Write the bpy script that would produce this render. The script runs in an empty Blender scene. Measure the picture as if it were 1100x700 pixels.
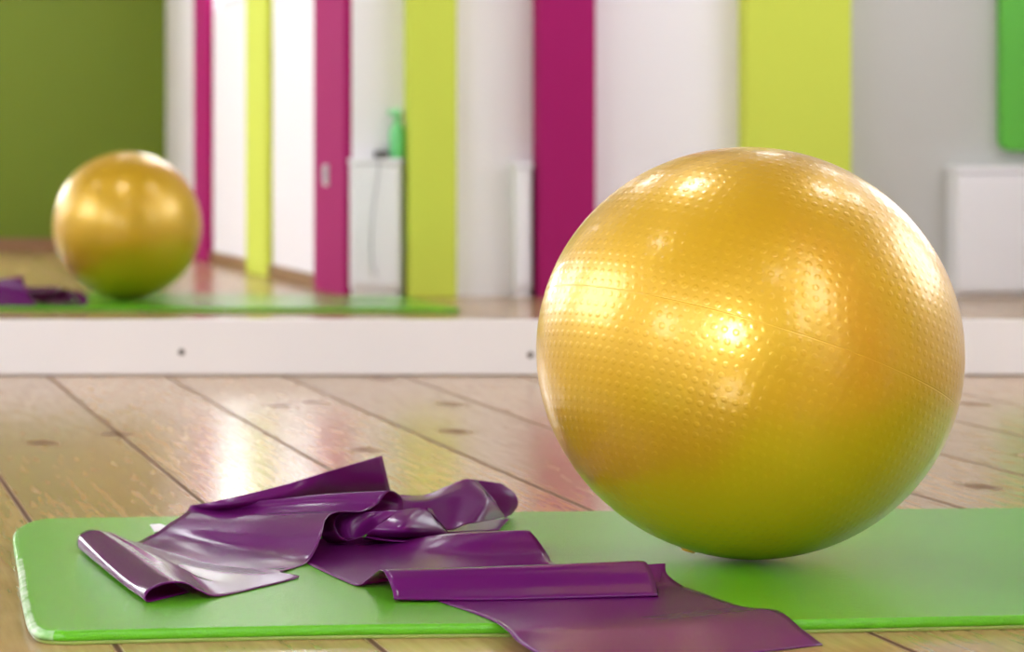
import bpy, bmesh, math, random
from mathutils import Vector, Matrix
random.seed(7)
# ---- frame of measurement: s metres per unit at depth 1, camera height h above the floor ----
S = .34/446; F = 3600.0; VX = -240.0; HY = 165.0
H = 448*S                      # camera height
TH = 13.0                      # mat thickness in units
UY = F*S                       # metres per unit of depth
MIR = 1.885                    # depth of the mirror wall
def P(px, py, z=0.0):
    """point that stands z units above the mat top"""
    D = (448-TH-z)/(py-HY)
    return Vector(((px-VX)*D*S, D*UY, (TH+z)*S))
def W(X, D, Z): return Vector((X*S, D*UY, Z*S))       # units -> metres
def R(X, Dv, Z): return Vector((X*S, (2*MIR-Dv)*UY, Z*S))  # place known from its reflection
col = bpy.context.scene.collection
sc = bpy.context.scene

# ---------------- object helpers ----------------
def link(name, me, mat, parent=None):
    o = bpy.data.objects.new(name, me); col.objects.link(o)
    if mat:
        me.materials.append(mat)
    if parent: o.parent = parent
    return o
def tag(o, label=None, cat=None, group=None, kind=None):
    if label: o['label'] = label
    if cat: o['category'] = cat
    if group: o['group'] = group
    if kind: o['kind'] = kind
    return o
def empty(name, loc=(0, 0, 0)):
    o = bpy.data.objects.new(name, None); o.location = loc; col.objects.link(o); o.empty_display_size = .05
    return o
def finish(bm, name, mat, parent=None, smooth=False, bevel=0, origin=None):
    bmesh.ops.recalc_face_normals(bm, faces=bm.faces)
    me = bpy.data.meshes.new(name)
    if origin is not None:
        bmesh.ops.translate(bm, verts=bm.verts, vec=-Vector(origin))
    bm.to_mesh(me); bm.free()
    if smooth:
        for p in me.polygons: p.use_smooth = True
    o = link(name, me, mat, parent)
    if origin is not None: o.location = origin
    if bevel:
        m = o.modifiers.new('bevel', 'BEVEL'); m.width = bevel; m.segments = 2; m.limit_method = 'ANGLE'
    return o
def box(bm, a, b):
    x0, y0, z0 = [min(a[i], b[i]) for i in range(3)]; x1, y1, z1 = [max(a[i], b[i]) for i in range(3)]
    v = [bm.verts.new(p) for p in ((x0,y0,z0),(x1,y0,z0),(x1,y1,z0),(x0,y1,z0),(x0,y0,z1),(x1,y0,z1),(x1,y1,z1),(x0,y1,z1))]
    for f in ((0,3,2,1),(4,5,6,7),(0,1,5,4),(1,2,6,5),(2,3,7,6),(3,0,4,7)): bm.faces.new([v[i] for i in f])
def boxobj(name, a, b, mat, parent=None, bevel=0):
    bm = bmesh.new(); box(bm, a, b); return finish(bm, name, mat, parent, bevel=bevel)
def lathe(name, prof, mat, parent=None, seg=48, loc=(0,0,0)):
    bm = bmesh.new(); rings = []
    for r, z in prof:
        if r < 1e-6: rings.append([bm.verts.new((loc[0], loc[1], loc[2]+z))])
        else: rings.append([bm.verts.new((loc[0]+r*math.cos(2*math.pi*i/seg), loc[1]+r*math.sin(2*math.pi*i/seg), loc[2]+z)) for i in range(seg)])
    for a, b in zip(rings, rings[1:]):
        for i in range(seg):
            j = (i+1) % seg
            if len(a) == 1 and len(b) == 1: continue
            if len(a) == 1: bm.faces.new((a[0], b[j], b[i]))
            elif len(b) == 1: bm.faces.new((a[i], a[j], b[0]))
            else: bm.faces.new((a[i], a[j], b[j], b[i]))
    return finish(bm, name, mat, parent, smooth=True)
def tube(name, pts, r, mat, parent=None, seg=8):
    bm = bmesh.new(); rings = []
    for i, p in enumerate(pts):
        t = (pts[min(i+1, len(pts)-1)]-pts[max(i-1, 0)]).normalized()
        a = t.cross(Vector((.3, .9, .2))).normalized(); b = t.cross(a)
        rings.append([bm.verts.new(p+a*r*math.cos(k*2*math.pi/seg)+b*r*math.sin(k*2*math.pi/seg)) for k in range(seg)])
    for u, v in zip(rings, rings[1:]):
        for k in range(seg): bm.faces.new((u[k], u[(k+1) % seg], v[(k+1) % seg], v[k]))
    bm.faces.new(rings[0]); bm.faces.new(rings[-1][::-1])
    return finish(bm, name, mat, parent, smooth=True)

# ---------------- materials ----------------
def lin(r, g, b):
    f = lambda c: c/12.92 if c <= .04045 else ((c+.055)/1.055)**2.4
    return (f(r/255), f(g/255), f(b/255), 1)
def mat(name, color, rough=.5, metal=0, spec=.5, coat=0, coatr=.1, noise=None):
    m = bpy.data.materials.new(name); m.use_nodes = True
    b = m.node_tree.nodes['Principled BSDF']
    b.inputs['Base Color'].default_value = color; b.inputs['Roughness'].default_value = rough
    b.inputs['Metallic'].default_value = metal; b.inputs['Specular IOR Level'].default_value = spec
    b.inputs['Coat Weight'].default_value = coat; b.inputs['Coat Roughness'].default_value = coatr
    if noise:
        n = N(m); tc = n('ShaderNodeTexCoord'); t = n('ShaderNodeTexNoise'); t.inputs['Scale'].default_value = noise[0]; t.inputs['Detail'].default_value = 3
        L(m, tc.outputs['Object'], t.inputs['Vector'])
        bp = n('ShaderNodeBump'); bp.inputs['Strength'].default_value = noise[1]; bp.inputs['Distance'].default_value = noise[2]
        L(m, t.outputs['Fac'], bp.inputs['Height']); L(m, bp.outputs['Normal'], b.inputs['Normal'])
    return m
def N(m): return lambda t: m.node_tree.nodes.new(t)
def L(m, a, b): m.node_tree.links.new(a, b)
def math_(m, op, a, b=None, c=None):
    n = m.node_tree.nodes.new('ShaderNodeMath'); n.operation = op
    for i, v in enumerate((a, b, c)):
        if v is None: continue
        if isinstance(v, (int, float)): n.inputs[i].default_value = v
        else: m.node_tree.links.new(v, n.inputs[i])
    return n.outputs[0]
def emis(name, color, k):
    m = bpy.data.materials.new(name); m.use_nodes = True
    b = m.node_tree.nodes['Principled BSDF']; b.inputs['Base Color'].default_value = (.8,.8,.8,1)
    b.inputs['Emission Color'].default_value = color; b.inputs['Emission Strength'].default_value = k
    return m

M_WHITE = mat('white_wall_paint', (.93, .91, .95, 1), .6, noise=(60, .1, .001))
M_CEIL = mat('brown_wood_ceiling', (.22, .17, .12, 1), .7, noise=(60, .1, .001))
M_OLIVE = mat('olive_green_wall_paint', lin(110, 134, 18), .6, noise=(60, .1, .001))
M_MAG = mat('magenta_pillar_paint', lin(166, 34, 104), .8, spec=.1, noise=(60, .1, .001))
M_LIME = mat('lime_pillar_paint', lin(210, 224, 88), .75, spec=.15, noise=(60, .1, .001))
M_SKIRT = mat('brown_wood_skirting', lin(150, 112, 78), .4, noise=(90, .2, .001))
M_BASE = mat('white_gloss_board', (.80, .775, .78, 1), .3, noise=(40, .05, .001))
M_CAB = mat('white_lacquer', (.93, .93, .97, 1), .35, noise=(40, .05, .001))
M_STEEL = mat('screw_steel', (.25, .24, .24, 1), .35, 1)
M_DARK = mat('black_plastic', (.02, .02, .025, 1), .4)
M_MIRROR = mat('mirror_silver', (.93, .94, .935, 1), 0, 1)
M_PLATE = mat('white_plastic', (.8, .78, .8, 1), .4)
M_CORD = mat('grey_cable_rubber', (.45, .45, .5, 1), .5)
M_MINT = mat('mint_green_plastic', lin(160, 238, 185), .35)
M_GRMAT = mat('green_hanging_foam', lin(95, 190, 60), .5, noise=(300, .2, .001))
M_PAPER = mat('white_paper', (.85, .82, .86, 1), .6)
M_SKY = emis('daylight_through_blind', (.95, .97, 1, 1), 9)
M_SKYC = emis('daylight_clear', (.92, .94, 1, 1), 58)
M_SKYB = emis('bright_daylight', (.93, .97, 1, 1), 10)
M_FILL = emis('recess_fill_light', (.90, .92, 1, 1), 4.5)
M_SKYD = emis('hazy_daylight', (.90, .93, 1, 1), 7)
M_LAMP = emis('lamp_glass', (.95, .95, 1, 1), 26)

# floorboards
def floor_mat():
    m = mat('varnished_pine_boards', (1, 1, 1, 1), .42, coat=.0)
    b = m.node_tree.nodes['Principled BSDF']; n = N(m)
    tc = n('ShaderNodeTexCoord'); sp = n('ShaderNodeSeparateXYZ'); L(m, tc.outputs['Object'], sp.inputs[0])
    bw = 238*S
    u = math_(m, 'DIVIDE', math_(m, 'SUBTRACT', sp.outputs[0], 71*S), bw)
    idx = math_(m, 'FLOOR', u); fr = math_(m, 'FRACT', u)
    edge = math_(m, 'MINIMUM', fr, math_(m, 'SUBTRACT', 1, fr))
    wn = n('ShaderNodeTexWhiteNoise'); wn.noise_dimensions = '1D'; L(m, idx, wn.inputs['W'])
    # grain coordinates, shifted per board, stretched along Y
    cb = n('ShaderNodeCombineXYZ')
    L(m, math_(m, 'MULTIPLY', sp.outputs[0], 1), cb.inputs[0])
    L(m, math_(m, 'ADD', math_(m, 'MULTIPLY', sp.outputs[1], .07), math_(m, 'MULTIPLY', wn.outputs['Value'], 40)), cb.inputs[1])
    L(m, math_(m, 'MULTIPLY', idx, 3.7), cb.inputs[2])
    n1 = n('ShaderNodeTexNoise'); n1.inputs['Scale'].default_value = 9; n1.inputs['Detail'].default_value = 2; L(m, cb.outputs[0], n1.inputs['Vector'])
    ring = math_(m, 'SINE', math_(m, 'MULTIPLY', n1.outputs['Fac'], 45))
    n2 = n('ShaderNodeTexNoise'); n2.inputs['Scale'].default_value = 120; n2.inputs['Detail'].default_value = 4; L(m, cb.outputs[0], n2.inputs['Vector'])
    g = math_(m, 'ADD', math_(m, 'MULTIPLY', ring, .05), math_(m, 'MULTIPLY', n2.outputs['Fac'], .4))
    cr = n('ShaderNodeValToRGB'); L(m, math_(m, 'ADD', g, .2), cr.inputs['Fac'])
    cr.color_ramp.elements[0].position = .1; cr.color_ramp.elements[0].color = lin(158, 118, 74)
    cr.color_ramp.elements[1].position = .9; cr.color_ramp.elements[1].color = lin(212, 178, 128)
    # knots
    kv = n('ShaderNodeCombineXYZ'); L(m, sp.outputs[0], kv.inputs[0]); L(m, math_(m, 'MULTIPLY', sp.outputs[1], .55), kv.inputs[1])
    vo = n('ShaderNodeTexVoronoi'); vo.voronoi_dimensions = '2D'; vo.inputs['Scale'].default_value = 3.6; L(m, kv.outputs[0], vo.inputs['Vector'])
    n3 = n('ShaderNodeTexNoise'); n3.inputs['Scale'].default_value = 40; L(m, tc.outputs['Object'], n3.inputs['Vector'])
    kd = math_(m, 'ADD', vo.outputs['Distance'], math_(m, 'MULTIPLY', n3.outputs['Fac'], .05))
    kn = n('ShaderNodeMapRange'); L(m, kd, kn.inputs['Value']); kn.inputs['From Min'].default_value = .055; kn.inputs['From Max'].default_value = .13
    kn.inputs['To Min'].default_value = 1; kn.inputs['To Max'].default_value = 0
    mx = n('ShaderNodeMix'); mx.data_type = 'RGBA'; L(m, math_(m, 'MULTIPLY', kn.outputs[0], .9), mx.inputs['Factor'])
    L(m, cr.outputs['Color'], mx.inputs['A']); mx.inputs['B'].default_value = lin(105, 62, 30)
    # per board tone
    hs = n('ShaderNodeHueSaturation'); L(m, mx.outputs['Result'], hs.inputs['Color']); L(m, math_(m, 'ADD', math_(m, 'MULTIPLY', wn.outputs['Value'], .16), .86), hs.inputs['Value'])
    gp = n('ShaderNodeMapRange'); L(m, edge, gp.inputs['Value']); gp.inputs['From Min'].default_value = .007; gp.inputs['From Max'].default_value = .022
    mg = n('ShaderNodeMix'); mg.data_type = 'RGBA'; L(m, gp.outputs[0], mg.inputs['Factor']); mg.inputs['A'].default_value = lin(84, 58, 40); L(m, hs.outputs['Color'], mg.inputs['B'])
    L(m, mg.outputs['Result'], b.inputs['Base Color'])
    n4 = n('ShaderNodeTexNoise'); n4.inputs['Scale'].default_value = 14; n4.inputs['Detail'].default_value = 3; L(m, tc.outputs['Object'], n4.inputs['Vector'])
    bp = n('ShaderNodeBump'); bp.inputs['Strength'].default_value = .25; bp.inputs['Distance'].default_value = .001
    hgt = math_(m, 'ADD', math_(m, 'MULTIPLY', gp.outputs[0], .7), math_(m, 'ADD', math_(m, 'MULTIPLY', n4.outputs['Fac'], .5), math_(m, 'MULTIPLY', n2.outputs['Fac'], .1)))
    L(m, hgt, bp.inputs['Height']); L(m, bp.outputs['Normal'], b.inputs['Normal'])
    rg = math_(m, 'ADD', math_(m, 'MULTIPLY', math_(m, 'SUBTRACT', 1, gp.outputs[0]), .5), math_(m, 'ADD', math_(m, 'MULTIPLY', kn.outputs[0], .2), math_(m, 'ADD', math_(m, 'MULTIPLY', n2.outputs['Fac'], .18), .10)))
    L(m, rg, b.inputs['Roughness'])
    L(m, math_(m, 'MULTIPLY', math_(m, 'ADD', math_(m, 'MULTIPLY', gp.outputs[0], .65), .35), math_(m, 'SUBTRACT', .4, math_(m, 'MULTIPLY', kn.outputs[0], .25))), b.inputs['Specular IOR Level'])
    return m
M_FLOOR = floor_mat()

def matfoam(name, c, wear=True):
    m = mat(name, c, .19, spec=.3)
    b = m.node_tree.nodes['Principled BSDF']; n = N(m)
    tc = n('ShaderNodeTexCoord')
    t = n('ShaderNodeTexNoise'); t.inputs['Scale'].default_value = 420; t.inputs['Detail'].default_value = 1; L(m, tc.outputs['Object'], t.inputs['Vector'])
    t2 = n('ShaderNodeTexNoise'); t2.inputs['Scale'].default_value = 900; t2.inputs['Detail'].default_value = 1; L(m, tc.outputs['Object'], t2.inputs['Vector'])
    bp = n('ShaderNodeBump'); bp.inputs['Strength'].default_value = .6; bp.inputs['Distance'].default_value = .0007
    L(m, math_(m, 'ADD', t.outputs['Fac'], math_(m, 'MULTIPLY', t2.outputs['Fac'], .6)), bp.inputs['Height']); L(m, bp.outputs['Normal'], b.inputs['Normal'])
    if wear:   # scuffed white patch on the left bevelled edge
        at = n('ShaderNodeAttribute'); at.attribute_name = 'edge_wear'
        t3 = n('ShaderNodeTexNoise'); t3.inputs['Scale'].default_value = 55; t3.inputs['Detail'].default_value = 5; L(m, tc.outputs['Object'], t3.inputs['Vector'])
        k = n('ShaderNodeMapRange'); L(m, math_(m, 'MULTIPLY', at.outputs['Fac'], math_(m, 'ADD', t3.outputs['Fac'], .35)), k.inputs['Value'])
        k.inputs['From Min'].default_value = .6; k.inputs['From Max'].default_value = .95
        mx = n('ShaderNodeMix'); mx.data_type = 'RGBA'; L(m, math_(m, 'MULTIPLY', k.outputs[0], .6), mx.inputs['Factor'])
        mx.inputs['A'].default_value = c; mx.inputs['B'].default_value = lin(225, 238, 222); L(m, mx.outputs['Result'], b.inputs['Base Color'])
    return m
M_MAT = matfoam('green_mat_foam', lin(92, 172, 34))
M_MATB = matfoam('pale_green_mat_base', lin(140, 160, 78), False)

def band_mat():
    m = mat('purple_latex', lin(104, 22, 106), .2, spec=.32)
    b = m.node_tree.nodes['Principled BSDF']; n = N(m)
    tc = n('ShaderNodeTexCoord')
    t = n('ShaderNodeTexNoise'); t.inputs['Scale'].default_value = 26; t.inputs['Detail'].default_value = 2; L(m, tc.outputs['Object'], t.inputs['Vector'])
    bp = n('ShaderNodeBump'); bp.inputs['Strength'].default_value = .08; bp.inputs['Distance'].default_value = .002
    L(m, t.outputs['Fac'], bp.inputs['Height']); L(m, bp.outputs['Normal'], b.inputs['Normal']); L(m, bp.outputs['Normal'], b.inputs['Coat Normal'])
    tr = n('ShaderNodeBsdfTranslucent'); tr.inputs['Color'].default_value = lin(190, 20, 150)
    mx = n('ShaderNodeMixShader'); mx.inputs[0].default_value = .25
    L(m, b.outputs[0], mx.inputs[1]); L(m, tr.outputs[0], mx.inputs[2]); L(m, mx.outputs[0], m.node_tree.nodes['Material Output'].inputs[0])
    return m
M_BAND = band_mat()

def ball_mat():
    m = mat('pearl_gold_vinyl', lin(214, 170, 22), .39, metal=.36, spec=.5, coat=.8, coatr=.2)
    b = m.node_tree.nodes['Principled BSDF']; n = N(m)
    tc = n('ShaderNodeTexCoord'); nz = n('ShaderNodeVectorMath'); nz.operation = 'NORMALIZE'; L(m, tc.outputs['Object'], nz.inputs[0])
    sp = n('ShaderNodeSeparateXYZ'); L(m, nz.outputs[0], sp.inputs[0])
    d = .052
    th = math_(m, 'ARCSINE', sp.outputs[2]); row = math_(m, 'FLOOR', math_(m, 'DIVIDE', th, d))
    thc = math_(m, 'MULTIPLY', math_(m, 'ADD', row, .5), d)
    cnt = math_(m, 'ROUND', math_(m, 'MULTIPLY', math_(m, 'COSINE', thc), 2*math.pi/d))
    lon = math_(m, 'DIVIDE', math_(m, 'ADD', math_(m, 'ARCTAN2', sp.outputs[1], sp.outputs[0]), math.pi), 2*math.pi)
    q = math_(m, 'SUBTRACT', math_(m, 'FRACT', math_(m, 'ADD', math_(m, 'MULTIPLY', lon, cnt), math_(m, 'MULTIPLY', row, .5))), .5)
    p = math_(m, 'DIVIDE', math_(m, 'SUBTRACT', th, thc), d)
    dist = math_(m, 'SQRT', math_(m, 'ADD', math_(m, 'MULTIPLY', p, p), math_(m, 'MULTIPLY', q, q)))
    mr = n('ShaderNodeMapRange'); mr.interpolation_type = 'SMOOTHSTEP'; L(m, dist, mr.inputs['Value'])
    mr.inputs['From Min'].default_value = .12; mr.inputs['From Max'].default_value = .36; mr.inputs['To Min'].default_value = 1; mr.inputs['To Max'].default_value = 0
    sm = n('ShaderNodeMapRange'); sm.interpolation_type = 'SMOOTHSTEP'; L(m, math_(m, 'ABSOLUTE', math_(m, 'SUBTRACT', th, .0)), sm.inputs['Value'])
    sm.inputs['From Min'].default_value = .001; sm.inputs['From Max'].default_value = .004; sm.inputs['To Min'].default_value = -1.2; sm.inputs['To Max'].default_value = 0
    bp = n('ShaderNodeBump'); bp.inputs['Strength'].default_value = .28; bp.inputs['Distance'].default_value = .0005
    L(m, math_(m, 'ADD', mr.outputs[0], sm.outputs[0]), bp.inputs['Height']); L(m, bp.outputs['Normal'], b.inputs['Normal'])
    bp2 = n('ShaderNodeBump'); bp2.inputs['Strength'].default_value = .3; bp2.inputs['Distance'].default_value = .0005
    L(m, math_(m, 'ADD', mr.outputs[0], sm.outputs[0]), bp2.inputs['Height']); L(m, bp2.outputs['Normal'], b.inputs['Coat Normal'])
    return m
M_BALL = ball_mat()

# ---------------- the room ----------------
XL = -1.9; XR = 3.3; YB = (2*MIR-4.33)*UY; ZC = 2.5
YM = MIR*UY; XA = 1811*S; DB = 2.93; YBW = (2*MIR-DB)*UY
st = dict(kind='structure')
bm = bmesh.new(); box(bm, (XL-.1, YB-.1, -.05), (XR+.1, YM+.1, 0)); tag(finish(bm, 'floor', M_FLOOR), **st)
tag(boxobj('ceiling', (XL-.1, YB-.1, ZC), (XR+.1, YM+.1, ZC+.05), M_CEIL), **st)
tag(boxobj('wall_front', (XL-.1, YM+.008, 0), (XR+.1, YM+.1, ZC), M_WHITE), **st)

def wall_with_holes(name, axis, c0, c1, u0, u1, z1, holes, m):
    """a slab between planes c0..c1 on one axis; rectangles (u0,u1,z0,z1) are left open"""
    bm = bmesh.new()
    us = sorted({u0, u1, *[h[0] for h in holes], *[h[1] for h in holes]}); zs = sorted({0, z1, *[h[2] for h in holes], *[h[3] for h in holes]})
    for a, b in zip(us, us[1:]):
        for c, d in zip(zs, zs[1:]):
            um, zm = (a+b)/2, (c+d)/2
            if any(h[0] < um < h[1] and h[2] < zm < h[3] for h in holes): continue
            if axis == 'x': box(bm, (c0, a, c), (c1, b, d))
            else: box(bm, (a, c0, c), (b, c1, d))
    bmesh.ops.remove_doubles(bm, verts=bm.verts, dist=1e-5)
    return tag(finish(bm, name, m), **st)
wincount = [0]
def window(axis, c, u0, u1, z0, z1, inward, m=None):
    m = m or M_SKY
    """frame with a mullion and a bright pane, set in the opening"""
    wincount[0] += 1
    r = tag(empty('window_%d' % wincount[0]), **st)
    f = .035; t = .05; bm = bmesh.new(); um = (u0+u1)/2
    bars = [(u0, u0+f, z0, z1), (u1-f, u1, z0, z1), (u0+f, u1-f, z0, z0+f), (u0+f, u1-f, z1-f, z1)]
    if u1-u0 > .9: bars.append((um-f/2, um+f/2, z0+f, z1-f))
    for a, b, p, q in bars:
        if axis == 'x': box(bm, (c, a, p), (c+inward*t, b, q))
        else: box(bm, (a, c, p), (b, c+inward*t, q))
    finish(bm, 'window_frame', M_BASE, r, bevel=.004)
    e = .004
    if axis == 'x': boxobj('pane', (c+inward*.012, u0+f-e, z0+f-e), (c+inward*.018, u1-f+e, z1-f+e), m, r)
    else: boxobj('pane', (u0+f-e, c+inward*.012, z0+f-e), (u1-f+e, c+inward*.018, z1-f+e), m, r)
# left wall with a small window and a big one added to light the recess, back wall (olive) with one window beyond the frame
LW = [(.8, 1.55, .75, 1.45), (2.9, 4.7, .75, 1.95)]
wall_with_holes('wall_left', 'x', XL-.1, XL, YB-.1, YM+.008, ZC, LW, M_WHITE)
for h, m_ in zip(LW, (M_SKY, M_SKYD)): window('x', XL-.07, *h, 1, m_)
BWN = [(-1.6, -.75, .95, 1.75)]
wall_with_holes('wall_back', 'y', YB-.1, YB, XL, XA+.1, ZC, BWN, M_OLIVE)
for h in BWN: window('y', YB-.07, *h, 1, M_SKYC)
# right wall with the painted pillars, two windows high between them
def yA(D): return (2*MIR-D)*UY
AW = [(yA(3.86)+.02, yA(3.56)-.02, .79, 1.75), (yA(3.385)+.02, yA(3.13)-.02, .75, 1.75)]
wall_with_holes('wall_right', 'x', XA, XA+.1, YB, YBW, ZC, AW, M_WHITE)
for h, m_ in zip(AW, (M_SKYB, M_SKYD)): window('x', XA+.07, *h, -1, m_)
tag(boxobj('wall_recess', (XA+.1, YBW-.1, 0), (XR+.1, YBW, ZC), M_WHITE), **st)
EW_FILL = [(3.1, 4.7, .8, 1.9)]  # unseen window, added as fill light for the recess wall
wall_with_holes('wall_end', 'x', XR, XR+.1, YBW, YM+.008, ZC, EW_FILL, M_WHITE)
for h in EW_FILL: window('x', XR+.07, *h, -1, M_FILL)

# pillars painted magenta / lime
tr = [0]
def pillar(a, b, m, lab):
    tr[0] += 1
    o = boxobj('trim_%d' % tr[0], a, b, m, bevel=.003); tag(o, **st)
T = 1786*S
pillar((T, yA(3.861), 0), (XA, yA(3.987), ZC), M_MAG, '')
pillar((T, yA(3.398), 0), (XA, yA(3.544), ZC), M_LIME, '')
pillar((T, yA(2.93), 0), (XA, yA(3.095), ZC), M_MAG, '')
for xl, xr, m in ((434, 491, M_LIME), (572, 640, M_MAG), (793, 915, M_LIME)):
    pillar(((xl-VX)*DB*S, YBW, 0), ((xr-VX)*2.905*S, yA(2.905), ZC), m, '')
gl = boxobj('trim_7', ((915-VX)*2.905*S, YBW, 0), (XR, YBW+.012, ZC), mat('dim_light_grey', lin(200, 200, 196), .6), bevel=.002); tag(gl, **st)  # flat grey sheet standing in for weaker light on the white wall
# brown skirting between the pillars and along the olive wall
sk = .034
tag(boxobj('baseboard_back', (XL, YB, 0), (XA, YB+.012, sk*1.25), M_SKIRT, bevel=.002), **st)
for i, (a, b) in enumerate(((4.33, 3.987), (3.861, 3.544), (3.398, 3.095))):
    tag(boxobj('baseboard_right' if i == 0 else 'baseboard_right.%03d' % i, (XA-.010, yA(a), 0), (XA, yA(b), sk), M_SKIRT, bevel=.002), **st)

# the mirror and the white board under it
zb = H-(343.5-HY)*1.88*S
mr = empty('wall_mirror', (0.7, YM, zb))
tag(mr, 'large wall mirror above the white board, reflecting the ball and striped wall', 'mirror')
o = boxobj('mirror_glass', (XL+.01, YM, zb), (XR-.01, YM+.007, 2.1), M_MIRROR); o.parent = mr; o.matrix_parent_inverse = Matrix.Translation(-mr.location)
bb = tag(boxobj('baseboard_front', (XL, 1.88*UY, .0015), (XR, YM+.008, zb), M_BASE, bevel=.0015), **st)
for i, (px, py) in enumerate(((195, 378), (570, 381))):
    z = H-(py-HY)*1.88*S; x = (px-VX)*1.88*S
    bm = bmesh.new(); bmesh.ops.create_cone(bm, cap_ends=True, segments=24, radius1=.0055, radius2=.004, depth=.002)
    bmesh.ops.rotate(bm, verts=bm.verts, matrix=Matrix.Rotation(math.pi/2, 3, 'X')); bmesh.ops.translate(bm, verts=bm.verts, vec=(x, 1.88*UY-.001, z))
    box(bm, (x-.004, 1.88*UY-.0024, z-.0006), (x+.004, 1.88*UY-.0018, z+.0006))
    finish(bm, 'screw', M_STEEL, bb)

# ---------------- things against the recess wall, seen in the mirror ----------------
def cover(x0, x1, ytop, label):
    Df = 2.912
    a = (x0-VX)*Df*S; b = (x1-VX)*Df*S; z = H-(ytop-HY)*Df*S; yf = yA(Df)
    r = empty('radiator_cover', ((a+b)/2, YBW, 0)); inv = Matrix.Translation(-r.location)
    tag(r, label, 'cabinet')
    k = []
    k.append(boxobj('body', (a, YBW, .02), (b, yf-.004, z-.012), M_CAB, r, .002))
    k.append(boxobj('top', (a-.003, YBW, z-.012), (b+.003, yf+.004, z), M_CAB, r, .002))
    k.append(boxobj('front_panel', (a+.006, yf-.004, .03), (b-.006, yf, z-.018), M_CAB, r, .002))
    k.append(boxobj('plinth', (a+.004, YBW, 0), (b-.004, yf-.012, .02), M_CAB, r))
    for o in k: o.matrix_parent_inverse = inv
    return z
zc = cover(379, 431, 170, 'narrow low white cabinet between the magenta and lime pillars, bottle on top')
cover(554, 571.5, 175, 'very narrow white cabinet tucked against the left of the wide magenta pillar')
# wide cabinet at the right
def wide():
    Df = 2.90; a = (1028-VX)*Df*S; b = a+.55; z = H-(178-HY)*Df*S; yf = yA(Df)
    r = empty('low_cabinet', ((a+b)/2, YBW, 0)); inv = Matrix.Translation(-r.location)
    tag(r, 'wide low white cabinet in the mirror right of the large ball, below the green mat', 'cabinet')
    k = [boxobj('body', (a, YBW, 0), (b, yf-.016, z-.016), M_CAB, r, .002), boxobj('top', (a-.002, YBW, z-.016), (b+.002, yf+.002, z), M_CAB, r, .002)]
    m = (a+b)/2
    for p, q, hx in ((a+.002, m-.0015, m-.03), (m+.0015, b-.002, m+.03)):
        d = boxobj('door', (p, yf-.016, .015), (q, yf, z-.018), M_CAB, r, .002); k.append(d)
        kn = boxobj('handle', (hx-.004, yf, z*.55), (hx+.004, yf+.012, z*.78), M_STEEL, d, .002)
    for o in k: o.matrix_parent_inverse = inv
    # green mat hung on the wall above
    Dg = 2.912; gx0 = (1077-VX)*Dg*S; gx1 = gx0+.30; z0 = H-(162-HY)*Dg*S; z1 = z0+.85; rad = .028
    g = empty('hanging_mat', ((gx0+gx1)/2, YBW, z0)); gi = Matrix.Translation(-g.location)
    tag(g, 'bright green foam mat with rounded corners hung above the wide white cabinet', 'exercise mat')
    out = []
    for cx, cz, a0 in ((gx0+rad, z0+rad, 180), (gx1-rad, z0+rad, 270), (gx1-rad, z1-rad, 0), (gx0+rad, z1-rad, 90)):
        for i in range(9):
            t = math.radians(a0+i*90/8); out.append((cx+rad*math.cos(t), cz+rad*math.sin(t)))
    bm = bmesh.new(); y0 = YBW+.010; y1 = yA(Dg)
    f = [bm.verts.new((x, y1, z)) for x, z in out]; bk = [bm.verts.new((x, y0, z)) for x, z in out]
    bm.faces.new(f); bm.faces.new(bk[::-1])
    for i in range(len(out)): j = (i+1) % len(out); bm.faces.new((f[i], f[j], bk[j], bk[i]))
    o = finish(bm, 'foam_sheet', M_GRMAT, g, bevel=.004); o.matrix_parent_inverse = gi
    for hx in (gx0+.05, gx1-.05):
        bm = bmesh.new(); box(bm, (hx-.008, YBW, z1-.05), (hx+.008, y1+.006, z1-.044)); box(bm, (hx-.008, y1+.001, z1-.05), (hx+.008, y1+.006, z1-.02))
        o = finish(bm, 'hook', M_STEEL, g); o.matrix_parent_inverse = gi
wide()
# bottle, small black box and its cord on the narrow cabinet
bx = (429.5-VX)*2.91*S; by = yA(2.922)
b0 = empty('spray_bottle', (bx, by, zc))
tag(b0, 'mint green bottle on the narrow white cabinet beside the lime pillar, seen in mirror', 'bottle')
lathe('bottle_body', [(0, 0), (.016, 0), (.018, .004), (.018, .060), (.014, .075), (.007, .086), (.0065, .095), (0, .095)], mat('green_bottle_plastic', lin(120, 220, 140), .35), b0)
lathe('bottle_cap', [(0, .095), (.009, .095), (.009, .112), (.006, .120), (0, .121)], M_MINT, b0, seg=24)
bm = bmesh.new(); box(bm, (-.022, -.006, .104), (-.004, .006, .116)); finish(bm, 'nozzle', M_MINT, b0, bevel=.002)
dx = (412-VX)*2.91*S
d0 = empty('black_charger', (dx, by, zc)); tag(d0, 'small black device lying on the narrow white cabinet left of the bottle', 'electronic device')
boxobj('case', (-.015, -.014, 0), (.015, .016, .018), M_DARK, d0, .003)
boxobj('front_grille', (-.011, .016, .004), (.011, .0172, .014), M_STEEL, d0)
yc = yA(2.912)+.0065
cp = []
for px, py in ((412, 168.2), (411, 169.5), (410.5, 180), (407, 205), (403.5, 235), (402, 262), (403.5, 285), (409, 297)):
    cp.append(Vector(((px-VX)*2.895*S, yc, H-(py-HY)*2.895*S)))
cp[0] = Vector((cp[1].x, by+.0165, zc+.006)); cp[1].z = zc+.003
tag(tube('power_cord', cp, .0016, M_CORD), 'thin grey cord hanging down the front of the narrow white cabinet', 'cord')
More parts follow.
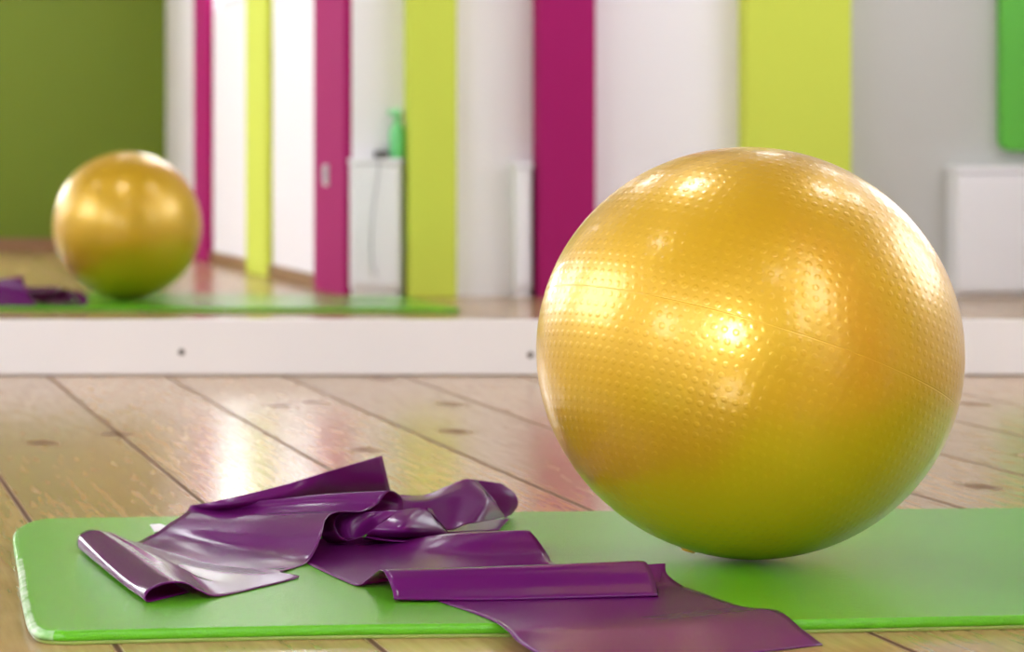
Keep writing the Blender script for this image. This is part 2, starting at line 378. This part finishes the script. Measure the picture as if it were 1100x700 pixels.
# light switch on the second magenta pillar
sw = empty('light_switch', (T, yA(3.02), H-23*3.02*S)); tag(sw, 'small white double light switch on the magenta pillar left of the cabinet', 'light switch')
boxobj('plate', (-.006, -.026, -.026), (0, .026, .026), M_PLATE, sw, .002)
for k in (-1, 1): boxobj('rocker', (-.009, k*.012-.010, -.018), (-.006, k*.012+.010, .018), M_CORD, sw, .001)

# ceiling lamps
def lamp(x, y, r, label):
    l = empty('ceiling_lamp', (x, y, ZC)); tag(l, label, 'lamp', 'ceiling lamps above the exercise room')
    lathe('lamp_base', [(0, 0), (r+.01, 0), (r+.01, -.02), (0, -.02)], M_BASE, l)
    lathe('lamp_shade', [(0, -.021), (r, -.021), (r, -.05), (r*.85, -.065), (0, -.07)], M_LAMP, l)
LAB = 'round white ceiling lamp glowing above the exercise room'
lamp(.38, 3.97, .19, LAB); lamp(.95, .45, .11, LAB); lamp(-1.0, 2.9, .11, LAB); lamp(2.2, 3.7, .14, LAB); lamp(2.9, 4.3, .14, LAB)  # last two are unseen lamps added to brighten the recess wall
# ---------------- exercise mat ----------------
def catmull(pts, n):
    out = []
    for i in range(len(pts)-1):
        p0 = pts[max(i-1, 0)]; p1 = pts[i]; p2 = pts[i+1]; p3 = pts[min(i+2, len(pts)-1)]
        for k in range(n):
            t = k/n
            out.append(.5*((2*p1)+(p2-p0)*t+(2*p0-5*p1+4*p2-p3)*t*t+(3*p1-p0-3*p2+p3)*t**3))
    out.append(pts[-1].copy()); return out
def Pm(px, py): v = P(px, py, 0); return Vector((v.x, v.y, 0))
top = [Pm(*p) for p in ((60, 556.3), (46, 557.3), (33, 561), (24.5, 567), (22.5, 574), (24.5, 590), (28.6, 608), (32, 632), (36.6, 654), (41, 667), (46, 673), (56, 676), (72, 677))]
top = catmull(top, 5)
fr = [Pm(320, 671.5), Pm(530, 669), Pm(853, 665), Pm(1100, 660)]
fr = catmull([top[-1]]+fr, 5)[1:]
re_f = Vector((1919*S, .905*UY, 0)); re_b = Vector((1925*S, 1.158*UY, 0)); rr = .05
cor = [fr[-1]]
for c, a0 in ((re_f+Vector((-rr, rr, 0)), -90), (re_b+Vector((-rr, -rr, 0)), 0)):
    for i in range(9): t = math.radians(a0+i*90/8); cor.append(c+rr*Vector((math.cos(t), math.sin(t), 0)))
bk = catmull([cor[-1], Pm(1100, 545.3), Pm(560, 549.5), Pm(300, 553), top[0]], 5)[1:-1]
outline = top+fr+cor[1:]+bk
def mat_mesh():
    root = empty('exercise_mat', (outline[0].x, outline[0].y, 0))
    tag(root, 'bright green foam exercise mat lying on the floorboards under the ball and purple band', 'exercise mat')
    n = len(outline); nrm = []
    for i in range(n):
        t = (outline[(i+1) % n]-outline[i-1]).normalized(); nrm.append(Vector((t.y, -t.x, 0)))
    if (outline[0]+nrm[0]*.01).y < outline[0].y: nrm = [-v for v in nrm]
    def ring(bm, off, z):
        vs = []
        for p, v in zip(outline, nrm):
            k = off*(1+2.0*max(0, -v.x)**2)
            vs.append(bm.verts.new((p.x+v.x*k*S-root.location.x, p.y+v.y*k*S-root.location.y, z*S)))
        return vs
    def skin(name, rings, m, wear):
        bm = bmesh.new(); rs = [ring(bm, o, z) for o, z in rings]
        for a, b in zip(rs, rs[1:]):
            for i in range(n): bm.faces.new((a[i], a[(i+1) % n], b[(i+1) % n], b[i]))
        bm.faces.new(rs[0][::-1]); bm.faces.new(rs[-1])
        o = finish(bm, name, m, root)
        for p in o.data.polygons: p.use_smooth = abs(p.normal.z) < .9
        if wear:
            at = o.data.attributes.new('edge_wear', 'FLOAT', 'POINT')
            ny = len(o.data.vertices)
            for i in range(ny):
                co = o.data.vertices[i].co; q = nrm[i % n]; k = 0
                if q.x < -.5 and i//n >= 1:
                    y = (co.y+root.location.y)/UY; k = 1 if y < 1.0 else max(0, 1-(y-1.0)/.03)
                    if i//n == len(rings)-1: k *= .55
                at.data[i].value = k
        return o
    skin('base_layer', [(1.6, 0.0), (2.2, .8), (2.2, 3.2), (1.4, 3.6)], M_MATB, False)
    skin('foam_body', [(1.8, 3.6), (3.0, 4.2), (3.2, 7.5), (2.4, 10.5), (1.2, 12.2), (0, 13)], M_MAT, True)
mat_mesh()

# ---------------- the ball ----------------
BR = 221*S
bc = Vector(((802.5-VX)*S, UY, TH*S+BR+.0003))
bm = bmesh.new(); bmesh.ops.create_uvsphere(bm, u_segments=192, v_segments=96, radius=BR)
ball = finish(bm, 'exercise_ball', M_BALL, smooth=True); ball.location = bc
axis = Vector((.337, .131, 1)).normalized()      # axis of the rows of pimples, square to the seam
ball.rotation_mode = 'QUATERNION'; ball.rotation_quaternion = Vector((0, 0, 1)).rotation_difference(axis)
tag(ball, 'large golden yellow gym ball with pimpled surface standing on the green mat', 'gym ball')
bpy.context.view_layer.update()
# valve plug low on the side
d = Vector((-.29, -.02, -.955)).normalized()
bm = bmesh.new(); bmesh.ops.create_cone(bm, cap_ends=True, segments=24, radius1=.0065, radius2=.005, depth=.0026)
pl = finish(bm, 'valve_plug', mat('pale_valve_plastic', lin(225, 160, 60), .4), smooth=False, bevel=.001)
pl.parent = ball; pl.matrix_parent_inverse = Matrix.Identity(4)
q = ball.rotation_quaternion.inverted(); dl = q @ d
pl.location = dl*(BR+.0003); pl.rotation_mode = 'QUATERNION'; pl.rotation_quaternion = Vector((0, 0, 1)).rotation_difference(dl)

# ---------------- the purple latex band ----------------
strips = {
 'front': [
  [(300,580,.9),(390,577,.9),(480,574,1),(566,575,1)],
  [(304,585,.9),(395,583,1.5),(482,576,14),(568,572,20)],
  [(308,590,.9),(400,586,2.5),(484,573,22),(568,569.5,28)],
  [(316,597,.9),(406,592,2.5),(490,581,18),(577,579,20)],
  [(346,613,.9),(424,606,2),(504,598,5),(588,595,6)],
  [(380,628,1),(446,619,1),(524,611,1),(598,606,1)],
  [(394,623,7),(472,613,10),(560,609,10),(640,608,10)],
  [(408,612,25),(500,609.5,26),(600,606,27),(686,602,28)],
  [(415,618,22.5),(505,616,23),(604,613,23.7),(698,610,24.3)],
  [(421,632,11.9),(512,631,11.4),(611,628,12.3),(704,626,12.3)],
  [(424,644,2.2),(515,644.5,1.6),(615,642.5,1.6),(707,640,1.8)],
  [(430,633,1.8),(520,632,1.8),(620,630,1.8),(708,628,2)],
  [(440,619,12),(530,616,14),(625,612,15),(714,605,18)],
  [(455,630,5),(545,625,6),(637,616,8),(717,617,9)],
  [(470,645,.9),(560,641,.9),(650,636,.9),(735,630,1)],
  [(505,657,.9),(598,654,.9),(688,650,.9),(768,642,1)],
  [(530,667,1.2),(620,663,1.5),(715,659,2.3),(800,652,3)],
  [(545,677,1.2),(640,674,2),(738,668,4.5),(836,656,5)],
  [(558,690,-4),(655,689,-4),(758,684,-3),(862,676,-2.5)],
  [(600,716,-12.0),(695,712,-12.0),(790,703,-12),(884,692.5,-12)]],
 'left': [
  [(210,562,1),(280,560,2),(350,556,22),(433,548,30.5)],
  [(208,549,20),(280,542,33),(350,534,44),(431,534,45.5)],
  [(205,543,29),(280,538,40),(350,531,51),(418,527,57)],
  [(203,546,26),(278,545,35),(345,540,43),(405,541,43)],
  [(201,549,24),(276,550,32),(335,549,38),(388,549,38)],
  [(199,551,23),(274,554,30),(325,552,36),(363,549.5,41)],
  [(192,556,20),(266,562,24),(315,561,31),(350,557,37)],
  [(182,562,15.5),(255,573,16.5),(305,575,22),(346,572,27)],
  [(170,571,9),(240,588,7.5),(292,592,9),(339,590,13)],
  [(158,577,4.5),(225,596,2.5),(280,604,2.5),(328,605,2)],
  [(148,582,2.5),(212,602,2),(262,610,2.5),(303,614,2)],
  [(141,581,5),(197,604,5),(248,616,3.5),(321,619.5,1)],
  [(134,578,9),(180,602,8),(222,622,4),(280,630.5,1)],
  [(127,575,13),(168,597,12),(202,614,8),(235,640,1.5)],
  [(120,572,16),(156,591,15),(185,608,13),(214,634,9)],
  [(113,571,17),(145,590,16),(170,608,16),(200,626.5,16)],
  [(104,569,19),(130,588,17.5),(153,607,17),(180,626,17.5)],
  [(93,570,17.5),(116,590,15.5),(140,610,14),(163,632,13.5)],
  [(84,576,12.5),(107,598,11),(131,619,9),(156,640,7)],
  [(84,588,3),(109,609,2.2),(133,628,2),(159,646,1.5)],
  [(95,590,1),(125,610,1),(150,627,1),(178,642,1)],
  [(110,586,1),(145,604,1),(175,620,1),(203,636,1)]],
 'peak': [
  [(206,562,1),(204,550,19),(204,543,29)],
  [(245,560,1),(243,545,31),(240,536.5,40)],
  [(300,558,1),(300,538,36),(300,522,53)],
  [(350,556,1),(350,529,42),(350,507,68)],
  [(426,556,1),(418,521,46),(410,489,82)]],
 'rear_roll': [
  [(424,531,36),(424,538,31),(425,546,24),(430,556,14)],
  [(455,531.5,34),(457,537,32),(458,543,27),(460,560,12)],
  [(478,523,41),(484,530,37),(488,539,29),(482,569,3)],
  [(498,515,48),(510,521,43),(518,537,31),(500,563,9)],
  [(507,515,48),(517,523,40),(526,539,28),(518,560,10)],
  [(512,516,46),(527,532,31),(537,547,15),(543,555,2.5)]],
 'rear_lip': [
  [(509,515,46),(524,530,30),(536,546,12),(543,556,1)],
  [(525,517,43.5),(542,531,28),(548,543,14.5),(546,554,2.4)],
  [(538,519,40.5),(553,530,28),(556,542,14.5),(549,552.5,3)]],
 'rear_flat': [
  [(470,560,1),(480,572,1)],[(505,558,1),(508,571,1)],[(548,556.5,1),(536,569,1)]],
 'mid_front': [
  [(428,548,40),(444,546,41),(459,545,42)],
  [(415,558,32),(440,557,34),(465,555,31)],
  [(402,567,23),(435,569,24),(474,566,20)],
  [(395,572,17),(432,576,15),(480,572,13)],
  [(394,575,13),(432,578.5,10),(482,574,10)],
  [(392,577,11),(432,581.5,10.5),(476,578,9)],
  [(390,579,3),(430,584,2.5),(466,583,2.5)]],
 'mid_curl': [
  [(459,545,42),(461,552,33),(467,558,25)],
  [(464,547,37),(467,554,30),(474,562,20)],
  [(466,552,32),(472,561,20),(482,572,8)]],
 'mid_inner': [
  [(366,551,34),(384,550,35),(408,549,36.5),(430,548,39)],
  [(358,562,22),(374,562,23),(392,561,24),(414,558,29)],
  [(364,577,7),(374,578,7),(384,577.5,8),(396,572,15)]],
 'mid_loop': [
  [(372,547,36),(388,550,36)],
  [(356,551,34),(367,551.5,37)],
  [(348,559,25),(360,560,28)],
  [(345,573,13),(363,573,15)],
  [(352,582,3),(374,580,8)],
  [(372,583,2),(391,575,13)]],
}
for k_ in range(2, 11):
    sec = strips['left'][k_]; D_ = [(448-TH-p[2])/(p[1]-HY) for p in sec]
    for j_ in (1, 2):
        f_ = (sec[j_][0]-sec[0][0])/(sec[3][0]-sec[0][0]); f_ = f_ if k_ < 8 else f_**1.0
        d_ = D_[0]+(D_[3]-D_[0])*f_
        sec[j_] = (sec[j_][0], sec[j_][1], max(1.0, (448-TH)-(sec[j_][1]-HY)*d_))
def band():
    bm = bmesh.new()
    for key, secs in strips.items():
        rows = []
        for sec in secs: rows.append(catmull([P(*p) for p in sec], 8))
        nc = len(rows[0]); cols = [catmull([r[c] for r in rows], 8) for c in range(nc)]
        g = [[bm.verts.new(p) for p in c] for c in cols]
        for a, b in zip(g, g[1:]):
            for i in range(len(a)-1): bm.faces.new((a[i], a[i+1], b[i+1], b[i]))
    me = bpy.data.meshes.new('resistance_band')
    o0 = P(420, 590, 0)
    bmesh.ops.translate(bm, verts=bm.verts, vec=-o0)
    for v in bm.verts:
        if v.co.y+o0.y > .88*UY: v.co.z = max(v.co.z, 1.0*S)
    bm.to_mesh(me); bm.free()
    for p in me.polygons: p.use_smooth = True
    o = link('resistance_band', me, M_BAND); o.location = o0
    sd = o.modifiers.new('thickness', 'SOLIDIFY'); sd.thickness = .0006; sd.offset = 0
    tag(o, 'glossy purple latex resistance band heaped in loose folds on the green mat', 'resistance band')
band()
# scrap of white paper peeking from under the band
bm = bmesh.new(); v = [bm.verts.new(P(x, y, .5)) for x, y in ((161, 563), (172, 562), (185, 567), (166, 571))]
bm.faces.new(v); r = bmesh.ops.extrude_face_region(bm, geom=bm.faces[:])
for e in r['geom']:
    if isinstance(e, bmesh.types.BMVert): e.co.z -= .45*S
tag(finish(bm, 'paper_tag', M_PAPER), 'small scrap of white paper on the green mat, half under the purple band', 'paper')

# ---------------- world, camera ----------------
w = bpy.data.worlds.new('world'); sc.world = w; w.use_nodes = True
w.node_tree.nodes['Background'].inputs[0].default_value = (.6, .7, .9, 1); w.node_tree.nodes['Background'].inputs[1].default_value = .5
cam = bpy.data.cameras.new('camera'); co = bpy.data.objects.new('camera', cam); col.objects.link(co); sc.camera = co
co.location = (0, 0, H); co.rotation_euler = (math.pi/2, 0, 0)
cam.sensor_width = 36; cam.lens = F/1100*36
cam.shift_x = (550-VX)/1100; cam.shift_y = -(350-HY)/1100
cam.clip_start = .05; cam.clip_end = 100
cam.dof.use_dof = True; cam.dof.focus_distance = .95*UY; cam.dof.aperture_fstop = 11
vs = sc.view_settings
vs.view_transform = 'Standard'; vs.look = 'None'; vs.gamma = 1; vs.use_curve_mapping = False; vs.exposure = 0.08
